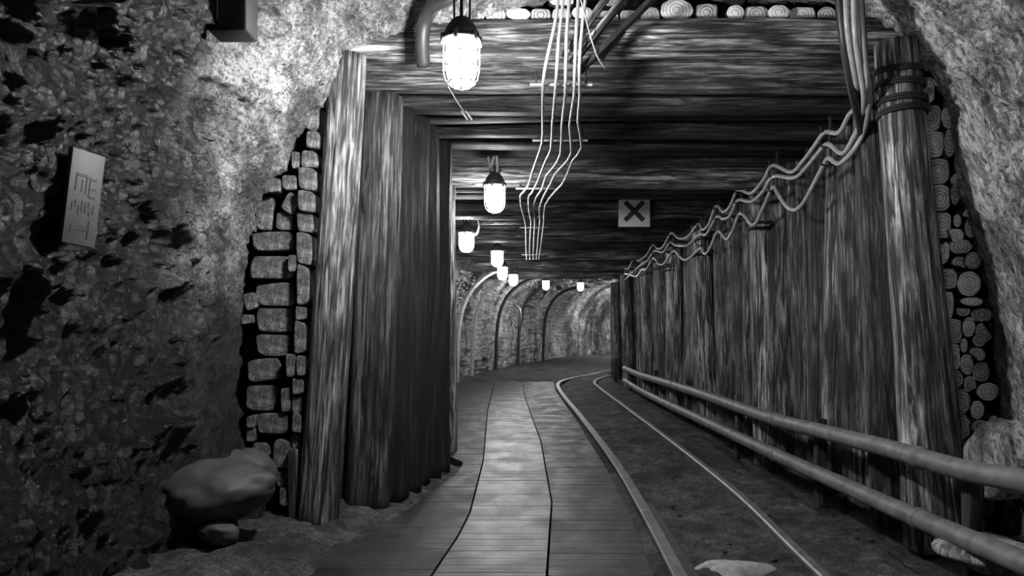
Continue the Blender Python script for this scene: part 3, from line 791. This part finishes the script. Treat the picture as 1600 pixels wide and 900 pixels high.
for cpx, hd, lab in zip((c1, c2, c3), heads, ('top cable', 'middle cable', 'lowest, most sagging cable')):
    cable('power_cable', [hd[0] + Vector((-.02, -.05, .5))] + hd + wallpts(cpx, 2.07), .0155, 'cable', 'grey %s draped from hook to hook along the timber wall' % lab, 'cable', 'cables draped along the timber wall', 4)
for k, (dx, lab) in enumerate(((-.055, 'thick dark feeder cable on the outer side of the bundle before the beam end'), (.05, 'thick dark feeder cable hugging the strapped post in the bundle'))):
    cable('feeder_cable', [P(1330, -60, 4.25) + Vector((dx, .03, 0)), P(1332, 0, 4.26) + Vector((dx, .03, 0)), P(1338, 70, 4.30) + Vector((dx * .9, .03, 0)), P(1347, 140, 4.42) + Vector((dx * .5, .05, 0)), P(1352, 200, 4.74) + Vector((dx * .3, .02, 0)), P(1345, 240, 4.95)], .026, 'cable_dark', lab, 'cable', 'feeder cables in front of the beam end')
hooks = [(1290, 222), (1208, 270), (1153, 312), (1120, 338), (1092, 362), (1049, 378), (1021, 392), (993, 413)]
for i, (px, py) in enumerate(hooks):
    Yp = 2.07 * F / (px - CX); c = P(px, py, Yp)
    rt = empty('cable_hook', c); tag(rt, '%s iron cable hook on the timber wall, counted from the strapped post' % ordw(i + 1), 'hook', 'cable hooks on the timber wall')
    mb = MB(); mb.box((.03, 0, 0), (.006, .012, .17)); mb.build('back_plate', M['black'], rt, smooth=False)
    for dz in (.10, .0, -.12):
        mb = MB(); mb.tube([(.05, 0, dz - .03), (0, 0, dz - .035), (-.03, 0, dz - .028), (-.034, 0, dz + .01)], .007, 6)
        mb.build('prong', M['black'], rt)
    mb = MB(); mb.box((.12, 0, .0), (.09, .012, .012)); mb.build('arm', M['black'], rt, smooth=False)

# ceiling wires
def ceilY(py): return F * np.interp(py, [150, 200, 250, 300], [1.36, 1.32, 1.26, 1.19]) / (HY - py)
def wpts(L):
    out = []
    for px, py in L:
        Yp = 4.33 if py <= 70 else 4.40 if py < 115 else max(4.5, ceilY(py) if py < 330 else F * (1.19 - .02 * (ceilY(py) - 7.3)) / (HY - py))
        out.append(P(px, py, min(Yp, 17.)))
    return out
W = [[(874,-30),(870,20),(862,60),(851,110),(848,150),(848,200),(847,222),(840,245),(832,268),(826,288),(817,301),(813,306),(815,325),(820,343),(822,360),(822,385),(823,405)],
     [(882,-30),(878,20),(873,60),(870,110),(867,150),(863,195),(861,232),(853,250),(846,268),(840,283),(831,301),(826,308),(827,330),(830,345),(829,362),(828,385),(828,405)],
     [(892,-30),(888,20),(885,60),(884,110),(883,150),(878,195),(876,240),(864,262),(853,275),(847,295),(838,308),(834,325),(836,345),(835,362),(834,385),(833,405)],
     [(906,-30),(902,20),(900,60),(898,110),(897,150),(890,195),(893,238),(880,258),(867,272),(860,287),(850,305),(843,325),(844,345),(842,362),(840,385),(838,405)],
     [(918,-30),(912,20),(908,60),(905,110),(906,150),(903,190),(909,230),(895,250),(888,268),(878,288),(868,298),(852,320),(850,345),(848,362),(845,385),(842,405)]]
for i, L in enumerate(W):
    cable('ceiling_wire', wpts(L), .0095, 'wire', '%s pale wire of the ceiling run, counted from the lamps' % ordw(i + 1), 'wire', 'pale wires strung under the roof logs', 2, 8)
for i, (px0, px1, py) in enumerate([(828,925,142),(832,918,228),(806,872,302),(812,856,362),(815,850,404)]):
    Yp = wpts([((px0 + px1) / 2, py)])[0].y
    a_, b_ = P(px0, py - 4, Yp), P(px1, py - 4, Yp); c = (a_ + b_) / 2
    rt = empty('wire_clamp', c); tag(rt, '%s cross bar clamping the ceiling wires, counted from the near beam' % ordw(i + 1), 'clamp', 'cross bars clamping the ceiling wires')
    mb = MB(); mb.box((0, 0, .018), ((b_ - a_).length / 2, .012, .006)); mb.build('bar', M['wire'], rt, smooth=False)
    for s in (-.8, .8):
        mb = MB(); mb.tube([(s * (b_ - a_).length / 2, 0, .02), (s * (b_ - a_).length / 2, 0, .10)], .006, 6); mb.build('bolt', M['black'], rt)

# slanting battens in front of the near beam
for i, (a_, b_, w, y0, y1) in enumerate([((893,100),(985,-15),.030,4.44,4.30),((905,112),(1030,-12),.026,4.46,4.32),((880,90),(960,-20),.022,4.42,4.28),((938,92),(975,48),.012,4.50,4.46)]):
    A_, B_ = P(*a_, y0), P(*b_, y1); d = B_ - A_
    mb = MB(); mb.bbox((0, 0, d.length / 2), (w, .014, d.length / 2), .3)
    q_ = d.to_track_quat('Z', 'Y')
    tag(mb.build('slanting_batten', M['wood_dark' if i % 2 else 'wood_mid'], None, A_, q_), ['broad slanting batten crossing the near beam behind the wires', 'outermost slanting batten rising from the near beam to the rock roof',
        'narrow slanting batten close to the wires on the near beam', 'short thin stick leaning on the face of the near beam'][i], 'batten', 'slanting battens on the near beam', 'thing')
cable('thin_wire', [P(905, -10, 4.2), P(918, 40, 4.3), P(932, 85, 4.4), P(946, 108, 4.5)], .004, 'wire', 'single loose thin wire hanging across the slanting battens', 'wire')

# hose beside the nearest lamp
cable('hose', [P(735, -40, 4.0), P(705, -6, 4.05), P(680, 8, 4.15), P(665, 30, 4.25), P(660, 65, 4.32), P(662, 103, 4.40)], .038, 'cable_dark', 'thick black hose bending down over the near beam beside the lamp', 'hose')
cable('hose', [P(700, -30, 4.0), P(680, -2, 4.1), P(664, 18, 4.2), P(654, 45, 4.28), P(652, 90, 4.38)], .016, 'cable_dark', 'thin black cable running beside the thick hose by the lamp', 'cable')
cable('lamp_cord', [P(741, 322, 9.2), P(747, 340, 9.2), P(749, 355, 9.25), P(744, 366, 9.3), P(735, 364, 9.3)], .016, 'wire', 'pale looping cord of the third lamp', 'cord')
cable('lamp_cord', [P(762, 236, 6.8), P(766, 262, 6.78), P(770, 250, 6.76), P(775, 240, 6.76), P(777, 262, 6.78), P(774, 280, 6.8)], .012, 'wire', 'pale knotted cord above the second lamp', 'cord')
cable('thin_wire', [P(700, 135, 4.9), P(715, 160, 5.0), P(726, 176, 5.1)], .004, 'wire', 'faint thin wire slanting below the nearest lamp', 'wire')
rt = empty('wire_clip', P(729, 181, 5.1)); tag(rt, 'small bright clip hanging under the roof logs below the nearest lamp', 'clip')
for dx in (-.014, .014):
    mb = MB(); mb.tube([(dx - .02, 0, .03), (dx + .02, 0, -.025)], .006, 6); mb.build('prong', M['wire'], rt)
mb = MB(); mb.tube([(0, .0, .0), (.0, .0, .10)], .004, 6); mb.build('hanger', M['black'], rt)

# ------------------------------------------------------------------ signs
Ys = 8.78
c = P(991, 330, Ys); s = 49 / F * Ys / 2
rt = empty('warning_sign', c); tag(rt, 'square white sign with a black diagonal cross hung under the roof logs', 'sign')
mb = MB(); mb.bbox((0, 0, 0), (s, .008, s), .3); mb.build('plate', M['white'], rt)
mb = MB()
for sg in (-1, 1): mb.box((0, -.0085 - .001 * (sg > 0), 0), (s * .84, .002, s * .15), Matrix.Rotation(sg * math.radians(45), 3, 'Y'))
mb.build('cross_mark', M['ink'], rt, smooth=False)
for dx in (-.7, .7):
    mb = MB(); mb.tube([(dx * s, .004, s * .9), (dx * s, .02, s + .12)], .005, 6); mb.build('hanging_wire', M['black'], rt)

from mathutils.bvhtree import BVHTree
bpy.context.view_layer.update()
wl = bpy.data.objects['wall_left']
bvh = BVHTree.FromPolygons([v.co for v in wl.data.vertices], [p.vertices[:] for p in wl.data.polygons])
def onrock(px, py):
    h = bvh.ray_cast(Vector((0, 0, EYE)), (P(px, py, 1.) - Vector((0, 0, EYE))).normalized())[0]
    return h if h is not None else P(px, py, 3.2)
hits = [onrock(x, y) for x in (95, 115, 130, 145, 165) for y in (235, 270, 310, 350, 385)]
A_ = np.array([[h.y, h.z, 1.] for h in hits]); bx_ = np.array([h.x for h in hits])
k1, k2, k3 = np.linalg.lstsq(A_, bx_, rcond=None)[0]
k3 += float(np.max(bx_ - A_ @ np.array([k1, k2, k3]))) * .8 + .01      # rests on the highest bumps
def onplane(px, py):
    d = P(px, py, 1.) - Vector((0, 0, EYE)); t = (k2 * EYE + k3) / (d.x - k1 * d.y - k2 * d.z)
    return Vector((0, 0, EYE)) + d * t
yc = onplane(128, 310).y - .03
tl, tr, bl_, br_ = P(113, 231, yc - .058), P(167, 246, yc + .092), P(90, 376, yc - .092), P(139, 388, yc + .058)
print('SIGN', yc)
c = (tl + tr + bl_ + br_) / 4
ux = ((tr - tl) + (br_ - bl_)).normalized(); uz = ((tl - bl_) + (tr - br_)); uz = (uz - ux * uz.dot(ux)).normalized(); uy = uz.cross(ux)
Rm = Matrix((ux, uy, uz)).transposed()
hw, hh = ((tr - tl).length + (br_ - bl_).length) / 4, ((tl - bl_).length + (tr - br_).length) / 4
rt = empty('notice_board', c); rt.rotation_mode = 'QUATERNION'; rt.rotation_quaternion = Rm.to_quaternion()
tag(rt, 'faded oblong notice board with sideways writing on the dark rock wall', 'sign')
mb = MB(); mb.bbox((0, 0, 0), (hw, .012, hh), .25); mb.build('panel', M['grime'], rt)
def strokes(name, L, mat):
    mb = MB()
    for (x0, z0, x1, z1) in L: mb.box(((x0 + x1) / 2 * hw, -.0125, (z0 + z1) / 2 * hh), (abs(x1 - x0) / 2 * hw, .0015, abs(z1 - z0) / 2 * hh))
    tag(mb.build(name, M[mat], rt, smooth=False), {'numeral': 'black sideways figure one', 'big_writing': 'faded large sideways characters', 'small_writing': 'faded row of small sideways characters'}[name])
strokes('numeral', [(-.62, -.68, .48, -.59), (.40, -.84, .50, -.46), (-.62, -.75, -.40, -.68)], 'ink')
strokes('big_writing', [(-.62,.45,-.52,.12),(-.62,.50,.1,.44),(-.25,.38,-.17,.12),(.0,.44,.08,.1),(.2,.46,.28,.05),(.28,.46,.62,.41),(.28,.26,.6,.21),(.28,.08,.62,.03)], 'grimy_text')
strokes('small_writing', [(-.7,-.12,-.58,-.28),(-.5,-.06,-.38,-.2),(-.3,-.18,-.2,-.36),(-.12,-.06,0,-.3),(.1,-.08,.2,-.3),(.28,-.05,.42,-.18),(.35,-.25,.5,-.36),(.58,-.1,.66,-.3)], 'grimy_text')
# dark box put in for a shaded recess high on the rock
jb = onrock(352, 30); print('BOX', jb); rt = empty('recess_box', jb + Vector((.05, -.04, .03))); tag(rt, 'dark box put in for a shaded recess high on the rock wall over the bright bulge', 'box')
mb = MB(); mb.bbox((0, 0, 0), (.088, .08, .125), .12); mb.build('recess_box_body', M['black'], rt)
mb = MB(); mb.box((-.04, -.082, .0), (.003, .004, .08)); mb.build('recess_box_edge', M['steel'], rt, smooth=False)

# ------------------------------------------------------------------ steel arches of the far bend
arch_pts = [((-1.22, 16.4), (2.9, 15.7)), ((-1.0, 18.2), (2.95, 17.6)), ((-.5, 20.6), (3.4, 18.8)), ((.1, 23.2), (4.1, 20.9)), ((.95, 26.2), (5.0, 22.9))]
for i, (bl2, br2) in enumerate(arch_pts):
    bl2, br2 = Vector((*bl2, 0)), Vector((*br2, 0)); n_ = (br2 - bl2).normalized()
    offs = [(.08, -.1), (.10, .4), (.12, .95), (.20, 1.45), (.36, 1.82), (.60, 2.08), (.9, 2.26), (1.3, 2.36), (1.8, 2.40)]
    pts = [bl2 + n_ * o + Vector((0, 0, z)) for o, z in offs]
    mb = MB(); mb.tube(spline(pts, 4), .05, 6)
    tag(mb.build('steel_arch', M['rust' if i > 1 else 'arch_lit'], smooth=False), ['nearest curved steel arch rib beyond the dark side wall', 'second curved steel arch rib beyond the dark side wall', 'third curved steel arch rib at the bend',
        'fourth curved steel arch rib at the bend', 'farthest curved steel arch rib at the bend'][i], 'arch rib', 'steel arch ribs at the bend', 'thing')
cable('cable_coil', [P(806, 478, 20.2), P(812, 484, 20.), P(813, 500, 20.), P(808, 512, 20.2), P(804, 506, 20.2)], .03, 'cable', 'small pale coil hanging on the far rock wall', 'cable')

# ------------------------------------------------------------------ camera, world, view
cam = bpy.data.cameras.new('camera'); co_ = bpy.data.objects.new('camera', cam); COL.objects.link(co_)
co_.location = (0, 0, EYE); co_.rotation_euler = (math.pi / 2, 0, 0)
cam.sensor_width = 36; cam.sensor_fit = 'HORIZONTAL'; cam.lens = F * 36 / 1600; cam.shift_y = (HY - 450) / 1600; cam.clip_start = .05; cam.clip_end = 200
scene.camera = co_
w = bpy.data.worlds.new('dark_world'); scene.world = w; w.use_nodes = True
bg = w.node_tree.nodes.get('Background') or w.node_tree.nodes.new('ShaderNodeBackground')
bg.inputs[0].default_value = g(.0); bg.inputs[1].default_value = 0.
scene.view_settings.view_transform = 'Standard'; scene.view_settings.look = 'None'
scene.view_settings.exposure = 0.; scene.view_settings.gamma = 1.; scene.view_settings.use_curve_mapping = False
scene.cycles.use_denoising = True
scene.cycles.max_bounces = 6
scene.cycles.sample_clamp_indirect = 6.
